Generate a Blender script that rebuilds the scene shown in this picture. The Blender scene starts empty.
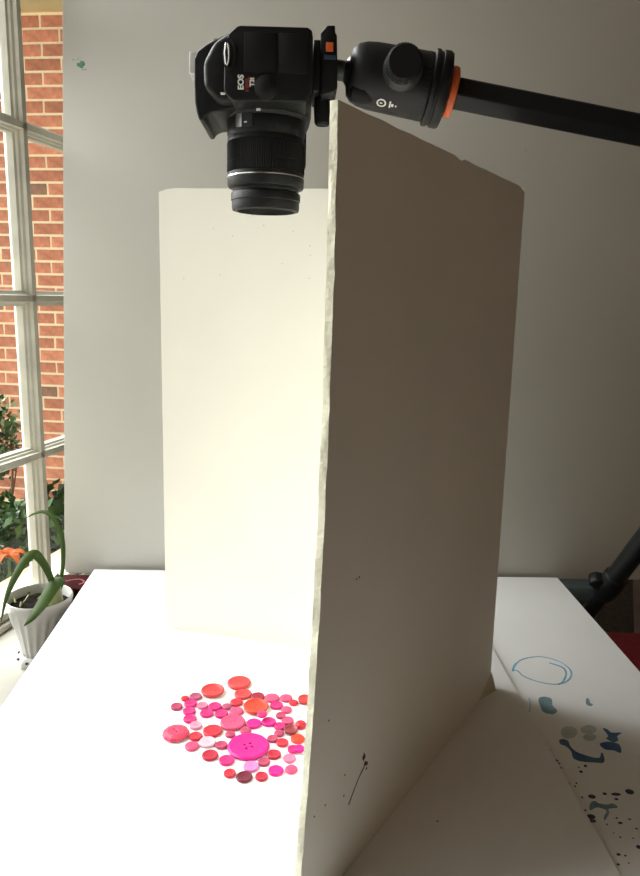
import bpy, bmesh, math, random
from mathutils import Vector, Matrix, noise

# ------------------------------------------------------------------ camera, sky, exposure
scene = bpy.context.scene
COL = scene.collection
cam_data = bpy.data.cameras.new('camera')
cam = bpy.data.objects.new('camera', cam_data)
COL.objects.link(cam)
CF = Vector((0.0301, 0.9802, -0.1959)).normalized()      # looking direction
CR = Vector((0.9994, -0.0261, 0.0231)); CR = (CR - CF * CR.dot(CF)).normalized()
CU = CR.cross(CF)
M4 = Matrix((CR, CU, -CF)).transposed().to_4x4()
M4.translation = Vector((0, 0, 0.40))
cam.matrix_world = M4
cam_data.sensor_fit = 'VERTICAL'
cam_data.sensor_height = 36.0
cam_data.lens = 702.0 * 36.0 / 876.0
cam_data.clip_start = 0.02
scene.camera = cam

world = bpy.data.worlds.new('overcast_sky')
scene.world = world
world.use_nodes = True
bg = world.node_tree.nodes['Background']
bg.inputs[0].default_value = (0.97, 0.99, 1.0, 1)       # bright even overcast sky
bg.inputs[1].default_value = 2.3

# the sun, spread wide by thin cloud, stands to the left and a little behind the table
sun = bpy.data.lights.new('hazy_sun', 'SUN'); sun.energy = 24.0; sun.angle = math.radians(70); sun.color = (1.0, 0.995, 0.98)
so = bpy.data.objects.new('hazy_sun', sun); COL.objects.link(so)
SAZ, SEL = math.radians(28), math.radians(40)
so.rotation_euler = Vector((-math.cos(SAZ) * math.cos(SEL), math.sin(SAZ) * math.cos(SEL), math.sin(SEL))).to_track_quat('Z', 'Y').to_euler()

scene.view_settings.view_transform = 'Standard'
scene.view_settings.look = 'None'
scene.view_settings.gamma = 1.0
scene.view_settings.use_curve_mapping = False
scene.view_settings.exposure = -0.62
scene.cycles.max_bounces = 12
scene.cycles.diffuse_bounces = 6
scene.cycles.transparent_max_bounces = 16
scene.cycles.use_denoising = True
scene.cycles.sample_clamp_indirect = 8.0

# window wall frame: t runs along the wall into the picture, s points into the room
WP = Vector((-0.4134, 1.0294, 0)); WV = Vector((0.2692, 0.9631, 0)); WN = Vector((0.9631, -0.2692, 0))
def W(t, s, z): return WP + WV * t + WN * s + Vector((0, 0, z))
WIN_T0, WIN_T1, WIN_Z0, WIN_Z1 = -1.75, 0.5945, -0.09, 1.600

# ------------------------------------------------------------------ materials
MATS = {}
def mat(name, color, rough=0.5, var=0.0, scale=30.0, bump=0.0, bscale=80.0, metal=0.0, coat=0.0, spec=0.5,
        sss=0.0, rnd=0.0, trans=0.0, dark=None):
    m = bpy.data.materials.new(name); m.use_nodes = True
    nt = m.node_tree; b = nt.nodes['Principled BSDF']
    b.inputs['Base Color'].default_value = (*color, 1)
    b.inputs['Roughness'].default_value = rough
    b.inputs['Metallic'].default_value = metal
    b.inputs['Specular IOR Level'].default_value = spec
    b.inputs['Coat Weight'].default_value = coat
    if trans: b.inputs['Transmission Weight'].default_value = trans
    if sss:
        b.inputs['Subsurface Weight'].default_value = sss
        b.inputs['Subsurface Radius'].default_value = (0.004, 0.002, 0.002)
        b.inputs['Subsurface Scale'].default_value = 1.0
    tc = nt.nodes.new('ShaderNodeTexCoord')
    last = None
    if var:
        n = nt.nodes.new('ShaderNodeTexNoise'); n.inputs['Scale'].default_value = scale
        n.inputs['Detail'].default_value = 5
        nt.links.new(tc.outputs['Object'], n.inputs['Vector'])
        r = nt.nodes.new('ShaderNodeValToRGB')
        lo = dark if dark else tuple(max(0, c * (1 - var)) for c in color)
        hi = tuple(min(1, c * (1 + var)) for c in color)
        r.color_ramp.elements[0].position = 0.3; r.color_ramp.elements[1].position = 0.7
        r.color_ramp.elements[0].color = (*lo, 1); r.color_ramp.elements[1].color = (*hi, 1)
        nt.links.new(n.outputs['Fac'], r.inputs['Fac'])
        last = r.outputs['Color']
    if rnd:
        oi = nt.nodes.new('ShaderNodeObjectInfo')
        hs = nt.nodes.new('ShaderNodeHueSaturation')
        mr = nt.nodes.new('ShaderNodeMapRange')
        mr.inputs['To Min'].default_value = 1 - rnd; mr.inputs['To Max'].default_value = 1 + rnd * 0.6
        nt.links.new(oi.outputs['Random'], mr.inputs['Value'])
        nt.links.new(mr.outputs['Result'], hs.inputs['Value'])
        if last is not None: nt.links.new(last, hs.inputs['Color'])
        else: hs.inputs['Color'].default_value = (*color, 1)
        last = hs.outputs['Color']
    if last is not None: nt.links.new(last, b.inputs['Base Color'])
    if bump:
        n2 = nt.nodes.new('ShaderNodeTexNoise'); n2.inputs['Scale'].default_value = bscale
        n2.inputs['Detail'].default_value = 4
        nt.links.new(tc.outputs['Object'], n2.inputs['Vector'])
        bp = nt.nodes.new('ShaderNodeBump'); bp.inputs['Strength'].default_value = bump
        bp.inputs['Distance'].default_value = 0.002
        nt.links.new(n2.outputs['Fac'], bp.inputs['Height'])
        nt.links.new(bp.outputs['Normal'], b.inputs['Normal'])
    MATS[name] = m
    return m

mat('sheet_white', (0.84, 0.845, 0.85), 0.55, 0.015, 9, 0.05, 300)
mat('sheet_stained', (0.81, 0.815, 0.81), 0.6, 0.03, 7, 0.05, 300)
mat('board_paper', (0.745, 0.73, 0.65), 0.6, 0.025, 8, 0.06, 200)
mat('board_core', (0.60, 0.585, 0.46), 0.8, 0.06, 160, 0.5, 300)
mat('backdrop_paper', (0.575, 0.565, 0.515), 0.65, 0.03, 5, 0.05, 150)
mat('table_wood', (0.10, 0.025, 0.018), 0.35, 0.35, 25)
mat('wall_paint', (0.42, 0.30, 0.21), 0.85, 0.04, 6)
mat('ceiling_paint', (0.42, 0.35, 0.26), 0.9, 0.03, 6)
mat('carpet', (0.14, 0.14, 0.13), 0.95, 0.3, 60, 0.4, 400)
mat('window_paint', (0.58, 0.57, 0.48), 0.5, 0.14, 22, 0.15, 90)
mat('sill_paint', (0.42, 0.41, 0.36), 0.45, 0.05, 18, 0.1, 60)
mat('brick', (0.62, 0.26, 0.155), 0.85, 0.25, 26, 0.5, 60, rnd=0.22)
mat('brick_dark', (0.33, 0.19, 0.13), 0.85, 0.25, 26, 0.5, 60, rnd=0.15)
mat('mortar', (0.96, 0.86, 0.60), 0.95, 0.05, 30, 0.4, 90)
mat('fascia', (0.62, 0.50, 0.26), 0.7, 0.08, 14)
mat('eave_dark', (0.10, 0.085, 0.07), 0.8, 0.1, 10)
mat('paving', (0.40, 0.35, 0.28), 0.95, 0.25, 6, 0.4, 40)
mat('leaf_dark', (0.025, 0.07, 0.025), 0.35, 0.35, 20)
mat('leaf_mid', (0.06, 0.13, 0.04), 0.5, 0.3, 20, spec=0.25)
mat('leaf_pale', (0.34, 0.40, 0.25), 0.4, 0.2, 30)
mat('twig', (0.12, 0.07, 0.05), 0.8, 0.2, 40)
mat('lily_leaf', (0.045, 0.082, 0.016), 0.5, 0.25, 30, spec=0.2)
mat('bulb', (0.20, 0.21, 0.08), 0.5, 0.2, 60)
mat('potting_soil', (0.014, 0.010, 0.009), 0.95, 0.5, 200, 0.8, 300, spec=0.1)
mat('pot_glaze', (0.58, 0.58, 0.56), 0.15, 0.02, 20, coat=0.3)
mat('pot_hole', (0.02, 0.02, 0.02), 0.9)
mat('orange_petal', (0.42, 0.085, 0.012), 0.6, 0.3, 40, spec=0.15)
mat('red_tin', (0.040, 0.005, 0.005), 0.8, 0.3, 50, spec=0.1)
mat('pink_paint', (0.25, 0.05, 0.06), 0.5)
mat('camera_black', (0.0060, 0.0065, 0.0065), 0.45, 0.1, 200, 0.2, 1500, spec=0.22)
mat('camera_grey', (0.012, 0.013, 0.014), 0.4, 0.05, 100, spec=0.28)
mat('rubber', (0.005, 0.005, 0.005), 0.65, spec=0.22)
mat('lens_glass', (0.02, 0.02, 0.03), 0.05, coat=1.0)
mat('silver', (0.75, 0.75, 0.72), 0.25, metal=1.0)
mat('steel', (0.45, 0.45, 0.44), 0.3, metal=1.0)
mat('ink_white', (0.70, 0.70, 0.68), 0.5)
mat('ink_red', (0.16, 0.02, 0.018), 0.5)
mat('tripod_black', (0.0065, 0.0068, 0.0075), 0.42, 0.1, 200, spec=0.25)
mat('tripod_grey', (0.018, 0.019, 0.021), 0.45)
mat('tripod_blue', (0.02, 0.05, 0.09), 0.5)
mat('tripod_orange', (0.72, 0.13, 0.03), 0.45)
mat('teal_plastic', (0.09, 0.125, 0.125), 0.5, 0.1, 20)
mat('red_fabric', (0.055, 0.004, 0.004), 0.95, 0.2, 60, spec=0.1)
mat('brown_wood', (0.032, 0.018, 0.012), 0.6, 0.3, 30, spec=0.2)
mat('stain_teal', (0.17, 0.28, 0.33), 0.6, 0.25, 120)
mat('stain_pale', (0.48, 0.52, 0.51), 0.6, 0.15, 120)
mat('stain_blue', (0.022, 0.045, 0.15), 0.55, 0.5, 60, dark=(0.05, 0.15, 0.22))
mat('stain_ring', (0.15, 0.36, 0.50), 0.6, 0.45, 60)
mat('stain_navy', (0.03, 0.03, 0.09), 0.55, 0.3, 200)
mat('speck', (0.20, 0.18, 0.15), 0.8)
mat('speck_pale', (0.45, 0.43, 0.38), 0.8)
mat('green_paint', (0.15, 0.33, 0.25), 0.6, 0.4, 150)
mat('rust_mark', (0.10, 0.025, 0.03), 0.7, 0.3, 200)
BC = dict(dusk=(0.60, 0.07, 0.17), red=(0.80, 0.03, 0.06), mauve=(0.55, 0.09, 0.20), coralred=(0.88, 0.07, 0.075),
          hot=(0.90, 0.025, 0.24), light=(0.92, 0.24, 0.42), pale=(0.93, 0.38, 0.55), coralpink=(0.90, 0.075, 0.17),
          darkred=(0.45, 0.02, 0.055), orange=(0.92, 0.075, 0.035), rose=(0.90, 0.095, 0.24), magenta=(0.92, 0.012, 0.31),
          brick=(0.42, 0.06, 0.08), palest=(0.94, 0.58, 0.70), crimson=(0.60, 0.02, 0.06), orchid=(0.92, 0.26, 0.62),
          maroon=(0.20, 0.012, 0.04))
for k, v in BC.items(): mat('button_' + k, tuple(c * 0.58 for c in v), 0.38, 0.05, 90, spec=0.3)

def glass_material():
    m = bpy.data.materials.new('pane_glass'); m.use_nodes = True
    nt = m.node_tree; nt.nodes.remove(nt.nodes['Principled BSDF'])
    t = nt.nodes.new('ShaderNodeBsdfTransparent'); g = nt.nodes.new('ShaderNodeBsdfGlossy')
    g.inputs['Roughness'].default_value = 0.02
    t.inputs['Color'].default_value = (0.97, 0.98, 0.97, 1)
    fw = nt.nodes.new('ShaderNodeLayerWeight'); fw.inputs['Blend'].default_value = 0.5
    pw = nt.nodes.new('ShaderNodeMath'); pw.operation = 'POWER'; pw.inputs[1].default_value = 5.0
    nt.links.new(fw.outputs['Facing'], pw.inputs[0])
    lw = nt.nodes.new('ShaderNodeMath'); lw.operation = 'MULTIPLY_ADD'; lw.inputs[1].default_value = 0.9; lw.inputs[2].default_value = 0.03
    nt.links.new(pw.outputs[0], lw.inputs[0])
    mx = nt.nodes.new('ShaderNodeMixShader')
    nt.links.new(lw.outputs[0], mx.inputs[0]); nt.links.new(t.outputs[0], mx.inputs[1]); nt.links.new(g.outputs[0], mx.inputs[2])
    nt.links.new(mx.outputs[0], nt.nodes['Material Output'].inputs['Surface'])
    MATS['pane_glass'] = m
glass_material()

# ------------------------------------------------------------------ helpers
def link(name, me, mats, parent=None, loc=None):
    o = bpy.data.objects.new(name, me); COL.objects.link(o)
    if isinstance(mats, str): mats = [mats]
    if not me.materials:
        for m in mats: me.materials.append(MATS[m])
    if parent is not None: o.parent = parent
    if loc is not None: o.location = loc
    return o
def finish(name, bm, angle=38, smooth=True):
    bmesh.ops.recalc_face_normals(bm, faces=bm.faces)
    if smooth:
        a = math.radians(angle)
        for f in bm.faces: f.smooth = True
        for e in bm.edges:
            if len(e.link_faces) == 2: e.smooth = e.calc_face_angle(0) < a
            else: e.smooth = False
    me = bpy.data.meshes.new(name); bm.to_mesh(me); bm.free()
    return me
def obj(name, bm, mats, parent=None, angle=38, smooth=True, loc=None):
    return link(name, finish(name, bm, angle, smooth), mats, parent, loc)
def tag(o, label=None, cat=None, group=None, kind=None):
    if label: o['label'] = label
    if cat: o['category'] = cat
    if group: o['group'] = group
    if kind: o['kind'] = kind
    return o
def empty(name, loc=(0, 0, 0)):
    o = bpy.data.objects.new(name, None); COL.objects.link(o); o.location = loc
    o.empty_display_size = 0.02
    return o
def BM(): return bmesh.new()
def add_box(bm, x0, x1, y0, y1, z0, z1, mi=0, fn=None):
    c = [(x0, y0, z0), (x1, y0, z0), (x1, y1, z0), (x0, y1, z0), (x0, y0, z1), (x1, y0, z1), (x1, y1, z1), (x0, y1, z1)]
    v = [bm.verts.new(fn(*p) if fn else p) for p in c]
    fs = [bm.faces.new([v[i] for i in q]) for q in ((0, 3, 2, 1), (4, 5, 6, 7), (0, 1, 5, 4), (1, 2, 6, 5), (2, 3, 7, 6), (3, 0, 4, 7))]
    for f in fs: f.material_index = mi
    return fs
def bevel_all(bm, off, seg=2, angle=25):
    a = math.radians(angle)
    es = [e for e in bm.edges if len(e.link_faces) == 2 and e.calc_face_angle(0) > a]
    bmesh.ops.bevel(bm, geom=es, offset=off, segments=seg, profile=0.5, affect='EDGES', clamp_overlap=True)
def bbox(x0, x1, y0, y1, z0, z1, off=0.002, seg=2):
    bm = BM(); add_box(bm, x0, x1, y0, y1, z0, z1); bmesh.ops.recalc_face_normals(bm, faces=bm.faces)
    if off: bevel_all(bm, off, seg)
    return bm
def add_prism(bm, pts, fn0, fn1, mi=0):
    a = [bm.verts.new(fn0(*p)) for p in pts]; b = [bm.verts.new(fn1(*p)) for p in pts]
    n = len(pts)
    fs = [bm.faces.new(a), bm.faces.new(b[::-1])]
    for i in range(n): fs.append(bm.faces.new((a[i], b[i], b[(i + 1) % n], a[(i + 1) % n])))
    for f in fs: f.material_index = mi
    return fs
def prism_y(pts, y0, y1, off=0.0, seg=3, angle=25):
    bm = BM(); add_prism(bm, pts, lambda x, z: (x, y0, z), lambda x, z: (x, y1, z))
    bmesh.ops.recalc_face_normals(bm, faces=bm.faces)
    if off: bevel_all(bm, off, seg, angle)
    return bm
def frame_of(d):
    d = d.normalized(); u = Vector((0, 0, 1)) if abs(d.z) < 0.9 else Vector((1, 0, 0))
    a = d.cross(u).normalized(); b = a.cross(d).normalized()
    return a, b
def add_lathe(bm, prof, org, axis, seg=32, caps=True, mod=None, mi=0, ref=None):
    """prof: (radius, distance along axis)"""
    org = Vector(org); axis = Vector(axis).normalized(); a, b = frame_of(axis)
    if ref is not None:
        a = (Vector(ref) - axis * Vector(ref).dot(axis)).normalized(); b = axis.cross(a)
    rings = []
    for r, h in prof:
        ring = []
        for k in range(seg):
            th = 2 * math.pi * k / seg
            rr = r * mod(th, h) if mod else r
            ring.append(bm.verts.new(org + axis * h + (a * math.cos(th) + b * math.sin(th)) * rr))
        rings.append(ring)
    for i in range(len(rings) - 1):
        for k in range(seg):
            f = bm.faces.new((rings[i][k], rings[i][(k + 1) % seg], rings[i + 1][(k + 1) % seg], rings[i + 1][k])); f.material_index = mi
    if caps:
        for ring in (rings[0], rings[-1]):
            f = bm.faces.new(ring); f.material_index = mi
    return rings
def lathe(*a, **k):
    bm = BM(); add_lathe(bm, *a, **k); return bm
def cyl(p0, p1, r, seg=24, r2=None, bev=0.0):
    p0, p1 = Vector(p0), Vector(p1); L = (p1 - p0).length; r2 = r if r2 is None else r2
    pr = [(r, 0), (r2, L)] if not bev else [(r - bev, 0), (r, bev), (r2, L - bev), (r2 - bev, L)]
    return lathe(pr, p0, p1 - p0, seg)
def add_tube(bm, pts, rad, seg=8, mi=0):
    pts = [Vector(p) for p in pts]; rings = []
    n = len(pts)
    for i, p in enumerate(pts):
        d = pts[min(i + 1, n - 1)] - pts[max(i - 1, 0)]
        a, b = frame_of(d); r = rad[i] if isinstance(rad, (list, tuple)) else rad
        rings.append([bm.verts.new(p + (a * math.cos(2 * math.pi * k / seg) + b * math.sin(2 * math.pi * k / seg)) * r) for k in range(seg)])
    for i in range(n - 1):
        for k in range(seg):
            bm.faces.new((rings[i][k], rings[i][(k + 1) % seg], rings[i + 1][(k + 1) % seg], rings[i + 1][k])).material_index = mi
    bm.faces.new(rings[0]).material_index = mi; bm.faces.new(rings[-1]).material_index = mi
def text_mesh(name, s, size, depth=0.0002, font_bold=0.0):
    cu = bpy.data.curves.new(name, 'FONT'); cu.body = s; cu.size = size; cu.extrude = depth; cu.offset = font_bold
    cu.align_x = 'CENTER'; cu.align_y = 'CENTER'
    o = bpy.data.objects.new(name, cu); COL.objects.link(o)
    dg = bpy.context.evaluated_depsgraph_get()
    me = bpy.data.meshes.new_from_object(o.evaluated_get(dg))
    bpy.data.objects.remove(o); bpy.data.curves.remove(cu)
    return me
def add_flat(bm, pts, fn, th=0.00025, mi=0):
    """a thin layer of paint: outline pts laid on a surface by fn(a, b, height)"""
    add_prism(bm, pts, lambda a, b: fn(a, b, 0.0), lambda a, b: fn(a, b, th), mi)
def smooth_closed(pts, n=4):
    out = []; m = len(pts)
    for i in range(m):
        p0, p1, p2, p3 = (Vector(pts[(i + k - 1) % m]) for k in range(4))
        for j in range(n):
            t = j / n
            out.append(tuple(0.5 * ((2 * p1) + (p2 - p0) * t + (2 * p0 - 5 * p1 + 4 * p2 - p3) * t * t + (3 * p1 - p0 - 3 * p2 + p3) * t ** 3)))
    return out
def smooth_open(pts, n=6):
    P = [Vector(p) for p in pts]; P = [P[0] * 2 - P[1]] + P + [P[-1] * 2 - P[-2]]
    out = []
    for i in range(1, len(P) - 2):
        p0, p1, p2, p3 = P[i - 1], P[i], P[i + 1], P[i + 2]
        for j in range(n):
            t = j / n
            out.append(0.5 * ((2 * p1) + (p2 - p0) * t + (2 * p0 - 5 * p1 + 4 * p2 - p3) * t * t + (3 * p1 - p0 - 3 * p2 + p3) * t ** 3))
    out.append(P[-2]); return out
def ellipse(cx, cy, rx, ry, n=10):
    return [(cx + rx * math.cos(2 * math.pi * k / n), cy + ry * math.sin(2 * math.pi * k / n)) for k in range(n)]
def ribbon2d(pts, w):
    """outline of a stroke of width w (list or number) along 2D points"""
    P = [Vector((p[0], p[1])) for p in pts]; n = len(P); l = []; r = []
    for i in range(n):
        d = (P[min(i + 1, n - 1)] - P[max(i - 1, 0)]).normalized(); q = Vector((-d.y, d.x))
        ww = (w[i] if isinstance(w, (list, tuple)) else w) / 2
        l.append(tuple(P[i] + q * ww)); r.append(tuple(P[i] - q * ww))
    return l, r
def add_stroke(bm, pts, w, fn, th=0.00025, mi=0):
    l, r = ribbon2d(pts, w)
    for i in range(len(l) - 1):
        add_flat(bm, [l[i], l[i + 1], r[i + 1], r[i]], fn, th, mi)
rng = random.Random(7)

# ================================================================== THE SETTING
def struct(name, bm, mats, parent=None, smooth=False, **k):
    o = obj(name, bm, mats, parent, smooth=smooth, **k)
    if parent is None: o['kind'] = 'structure'
    return o
FLOOR_Z, CEIL_Z = -0.75, 1.80
plan = [W(-3.0, -0.16, 0), W(2.0, -0.16, 0), Vector((2.6, 2.98, 0)), Vector((2.6, -1.9, 0))]
def slab(z0, z1):
    bm = BM(); add_prism(bm, [(p.x, p.y) for p in plan], lambda x, y: (x, y, z0), lambda x, y: (x, y, z1)); return bm
struct('floor', slab(FLOOR_Z - 0.1, FLOOR_Z), 'carpet')
struct('ceiling', slab(CEIL_Z, CEIL_Z + 0.15), 'ceiling_paint')
bm = BM()
add_box(bm, -3.0, 2.0, -0.16, 0.0, FLOOR_Z, -0.115, fn=W)
add_box(bm, -3.0, 2.0, -0.16, 0.0, WIN_Z1 + 0.02, CEIL_Z, fn=W)
add_box(bm, -3.0, WIN_T0 - 0.02, -0.16, 0.0, -0.115, WIN_Z1 + 0.02, fn=W)
add_box(bm, WIN_T1 + 0.02, 2.0, -0.16, 0.0, -0.115, WIN_Z1 + 0.02, fn=W)
struct('wall_left', bm, 'wall_paint')
e = W(2.0, 0, 0)
bm = BM(); add_box(bm, e.x, 2.6, 2.96, 3.1, FLOOR_Z, CEIL_Z); struct('wall_back', bm, 'wall_paint')
bm = BM(); add_box(bm, 2.6, 2.72, -1.9, 3.1, FLOOR_Z, CEIL_Z); struct('wall_right', bm, 'wall_paint')
b0 = W(-3.0, 0, 0)
bm = BM(); add_box(bm, b0.x, 2.72, -2.02, -1.88, FLOOR_Z, CEIL_Z); struct('wall_front', bm, 'wall_paint')

# window sill: a deep painted board
bm = BM(); add_box(bm, WIN_T0 - 0.06, WIN_T1 + 0.06, -0.10, 0.20, -0.115, -0.09, fn=W)
bmesh.ops.recalc_face_normals(bm, faces=bm.faces); bevel_all(bm, 0.004, 3)
struct('trim_1', bm, 'sill_paint', smooth=True)

# the window: frame, glazing bars with a moulded profile, one pane per opening
win = empty('window_1', W(0, 0, WIN_Z0)); win['kind'] = 'structure'
WI = Matrix.Translation(-win.location)
def wchild(name, bm, mats):
    bmesh.ops.transform(bm, matrix=WI, verts=bm.verts)
    return obj(name, bm, mats, win, angle=20)
PROF = [(0.0045, 0.0), (0.0052, -0.004), (0.0052, -0.009), (0.0082, -0.013), (0.0082, -0.019), (0.0112, -0.022), (0.0115, -0.036),
        (0.0115, -0.040), (0.0060, -0.052)]
PROF = [(a, s * 0.62) for a, s in PROF]
PROF = PROF + [(-a, s) for a, s in PROF[::-1]]
BAR_T = [0.0545 + 0.27 * k for k in range(-6, 2)]
BAR_Z = [0.150, 0.389, 0.631, 0.874, 1.116, 1.358]
bm = BM()                                                        # outer frame: two stiles and two rails
for a0, a1 in ((WIN_T0 - 0.02, WIN_T0 + 0.03), (WIN_T1 - 0.03, WIN_T1 + 0.02)):
    add_box(bm, a0, a1, -0.09, 0.004, WIN_Z0, WIN_Z1 + 0.02, fn=W)
add_box(bm, WIN_T0 + 0.03, WIN_T1 - 0.03, -0.09, 0.004, WIN_Z1 - 0.03, WIN_Z1 + 0.02, fn=W)
bmesh.ops.recalc_face_normals(bm, faces=bm.faces); bevel_all(bm, 0.003, 2)
wchild('window_frame', bm, 'window_paint')
bm = BM()
for z0, z1, s0, s1 in ((WIN_Z0, WIN_Z0 + 0.010, -0.09, 0.008), (WIN_Z0 + 0.010, WIN_Z0 + 0.022, -0.032, 0.0)):
    add_box(bm, WIN_T0 + 0.03, WIN_T1 - 0.03, s0, s1, z0, z1, fn=W)
bmesh.ops.recalc_face_normals(bm, faces=bm.faces); bevel_all(bm, 0.003, 2)
wchild('bottom_rail', bm, 'window_paint')
for t in BAR_T:
    bm = BM(); add_prism(bm, PROF, lambda a, s: W(t + a, s, WIN_Z0 + 0.021), lambda a, s: W(t + a, s, WIN_Z1 - 0.03))
    wchild('glazing_bar', bm, 'window_paint')
for z in BAR_Z:
    bm = BM(); add_prism(bm, PROF, lambda a, s: W(WIN_T0 + 0.03, s, z + a), lambda a, s: W(WIN_T1 - 0.03, s, z + a))
    wchild('glazing_bar', bm, 'window_paint')
TE = [WIN_T0 + 0.03] + [t for t in BAR_T] + [WIN_T1 - 0.03]
ZE = [WIN_Z0 + 0.03] + BAR_Z + [WIN_Z1 - 0.03]
for i in range(len(TE) - 1):
    for j in range(len(ZE) - 1):
        bm = BM(); add_box(bm, TE[i] + 0.008, TE[i + 1] - 0.008, -0.0245, -0.0225, ZE[j] + 0.008, ZE[j + 1] - 0.008, fn=W)
        bmesh.ops.transform(bm, matrix=WI, verts=bm.verts)
        obj('pane', bm, 'pane_glass', win, smooth=False)

# ------------------------------------------------------------------ outside: brick wing, eave, ground
GROUND_Z = -0.95
bm = BM(); add_box(bm, -9, 2.6, -3, 9, GROUND_Z - 0.2, GROUND_Z)
struct('ground', bm, 'paving')
KA = math.radians(8.5)
KV = Vector((math.cos(KA), -math.sin(KA), 0)); KN = Vector((-math.sin(KA), -math.cos(KA), 0))   # along the wall; out of its face
KP = Vector((-1.65, 4.4, 0))
def K(u, o, z): return KP + KV * u + KN * o + Vector((0, 0, z))
bwall = empty('wall_garden', K(0, 0, GROUND_Z)); bwall['kind'] = 'structure'
KI = Matrix.Translation(-bwall.location)
bm = BM(); add_box(bm, -2.6, 1.6, -0.25, 0.0, GROUND_Z, 2.15, fn=K)
bmesh.ops.transform(bm, matrix=KI, verts=bm.verts)
obj('mortar_bed', bm, 'mortar', bwall, smooth=False)
BL, BH, PITCH, CO = 0.211, 0.061, 0.225, 0.075
rb = random.Random(3)
brick_meshes = []
for v in range(6):
    bm = BM()
    j = lambda s=0.0018: rb.uniform(-s, s)
    c = []
    for (x, y, z) in ((0, 1, 0), (1, 1, 0), (1, -2, 0), (0, -2, 0), (0, 1, 1), (1, 1, 1), (1, -2, 1), (0, -2, 1)):
        c.append(KV * ((x - 0.5) * BL + j()) + KN * (0.004 if y == 1 else -0.02) + Vector((0, 0, z * BH + j(0.0012))) + KN * j(0.0012))
    vs = [bm.verts.new(p) for p in c]
    for q in ((0, 1, 5, 4), (1, 2, 6, 5), (3, 0, 4, 7), (4, 5, 6, 7), (0, 3, 2, 1)): bm.faces.new([vs[i] for i in q])
    me = finish('brick', bm, smooth=False)
    me.materials.append(MATS['brick_dark' if v == 5 else 'brick'])
    brick_meshes.append(me)
rest = BM()
ncourse = int((1.925 - GROUND_Z) / CO)
zt = 1.925
for k in range(ncourse):
    z0 = zt - 0.006 - BH - k * CO
    if z0 < GROUND_Z: break
    off = (0.5 if k % 2 else 0.0) * PITCH + rb.uniform(-0.012, 0.012)
    for i in range(-11, 7):
        u = i * PITCH + off + 0.045
        if u - BL / 2 < -2.6 or u + BL / 2 > 1.6: continue
        pick = rb.choice([0, 1, 2, 3, 4]) if rb.random() > 0.06 else 5
        if -0.80 < u < 0.66:
            o = bpy.data.objects.new('brick', brick_meshes[pick]); COL.objects.link(o); o.parent = bwall
            o.location = K(u, 0, z0) - bwall.location
        else:
            add_box(rest, u - BL / 2, u + BL / 2, -0.02, 0.004, z0, z0 + BH, fn=K)
bmesh.ops.transform(rest, matrix=KI, verts=rest.verts)
tag(obj('outer_bricks', rest, 'brick', bwall, smooth=False), kind='stuff')
bm = BM(); add_box(bm, -2.6, 1.6, 0.0, 0.045, 1.935, 1.992, fn=K); struct('trim_2', bm, 'fascia')
bm = BM(); add_box(bm, -2.8, 1.8, -0.3, 1.25, 2.005, 2.06, fn=K); struct('roof_eave', bm, 'eave_dark')

# ================================================================== TABLE AND WHITE SHEETS
tbl = empty('table', (0.035, 0.58, FLOOR_Z))
tag(tbl, 'dark red-brown wooden table under the white sheets', 'table')
def tchild(parent, name, bm, mats, **k):
    bmesh.ops.transform(bm, matrix=Matrix.Translation(-parent.matrix_basis.translation), verts=bm.verts)
    return obj(name, bm, mats, parent, **k)
tchild(tbl, 'tabletop', bbox(-0.262, 0.335, 0.12, 1.05, -0.038, -0.0100, 0.004), 'table_wood')
tchild(tbl, 'apron', bbox(-0.20, 0.27, 0.18, 0.98, -0.11, -0.038, 0.003), 'table_wood')
for x in (-0.195, 0.265):
    for y in (0.19, 0.96):
        tchild(tbl, 'leg', cyl((x, y, -0.038), (x, y, FLOOR_Z), 0.024, 16, 0.016), 'table_wood')

def sheet(name, poly, z0, z1, m):
    bm = BM(); add_prism(bm, poly, lambda x, y: (x, y, z0), lambda x, y: (x, y, z1))
    bmesh.ops.recalc_face_normals(bm, faces=bm.faces); bevel_all(bm, 0.0007, 2)
    return obj(name, bm, m)
under = sheet('paint_stained_sheet', [(-0.25, 0.2), (0.3815, 0.2), (0.3930, 0.9865), (-0.25, 0.985)], -0.0098, -0.0050, 'sheet_stained')
tag(under, 'white foam sheet with blue paint stains lying at the right of the table', 'sheet')
top = sheet('white_sheet', [(-0.273, 0.2), (0.238, 0.2), (0.2307, 0.985), (-0.298, 0.985)], -0.0048, 0.0, 'sheet_white')
tag(top, 'clean white foam sheet on the table under the pink and red buttons', 'sheet')
bm = BM(); add_flat(bm, ellipse(0.1138, 0.4776, 0.0009, 0.0009, 8), lambda a, b, h: (a, b, h))
obj('speck', bm, 'speck', top)

SF = lambda a, b, h: (a, b, -0.0050 + h)
RING = [(0.2463,0.7184),(0.2608,0.7385),(0.2851,0.7465),(0.3026,0.7377),(0.3099,0.7231),(0.3085,0.7089),(0.2984,0.6938),(0.2831,0.6869),(0.2665,0.6911),(0.2532,0.7022),(0.2499,0.7137)]
ARC = [(0.2919,0.7326),(0.3033,0.7221),(0.3026,0.7088),(0.2930,0.6923),(0.2852,0.6861)]
ARC2 = [(0.2439,0.7136),(0.2475,0.7222),(0.2537,0.7320)]
ARC3 = [(0.2451,0.6602),(0.2426,0.6481),(0.2375,0.6345)]
bm = BM()
cl = smooth_closed(RING, 5); cl.append(cl[0])
add_stroke(bm, cl, [0.0015 + 0.0009 * noise.noise(Vector((i * 0.15, 3, 0))) for i in range(len(cl))], SF)
tag(obj('paint_ring', bm, 'stain_ring', under), 'thin blue ring of dried paint')
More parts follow.
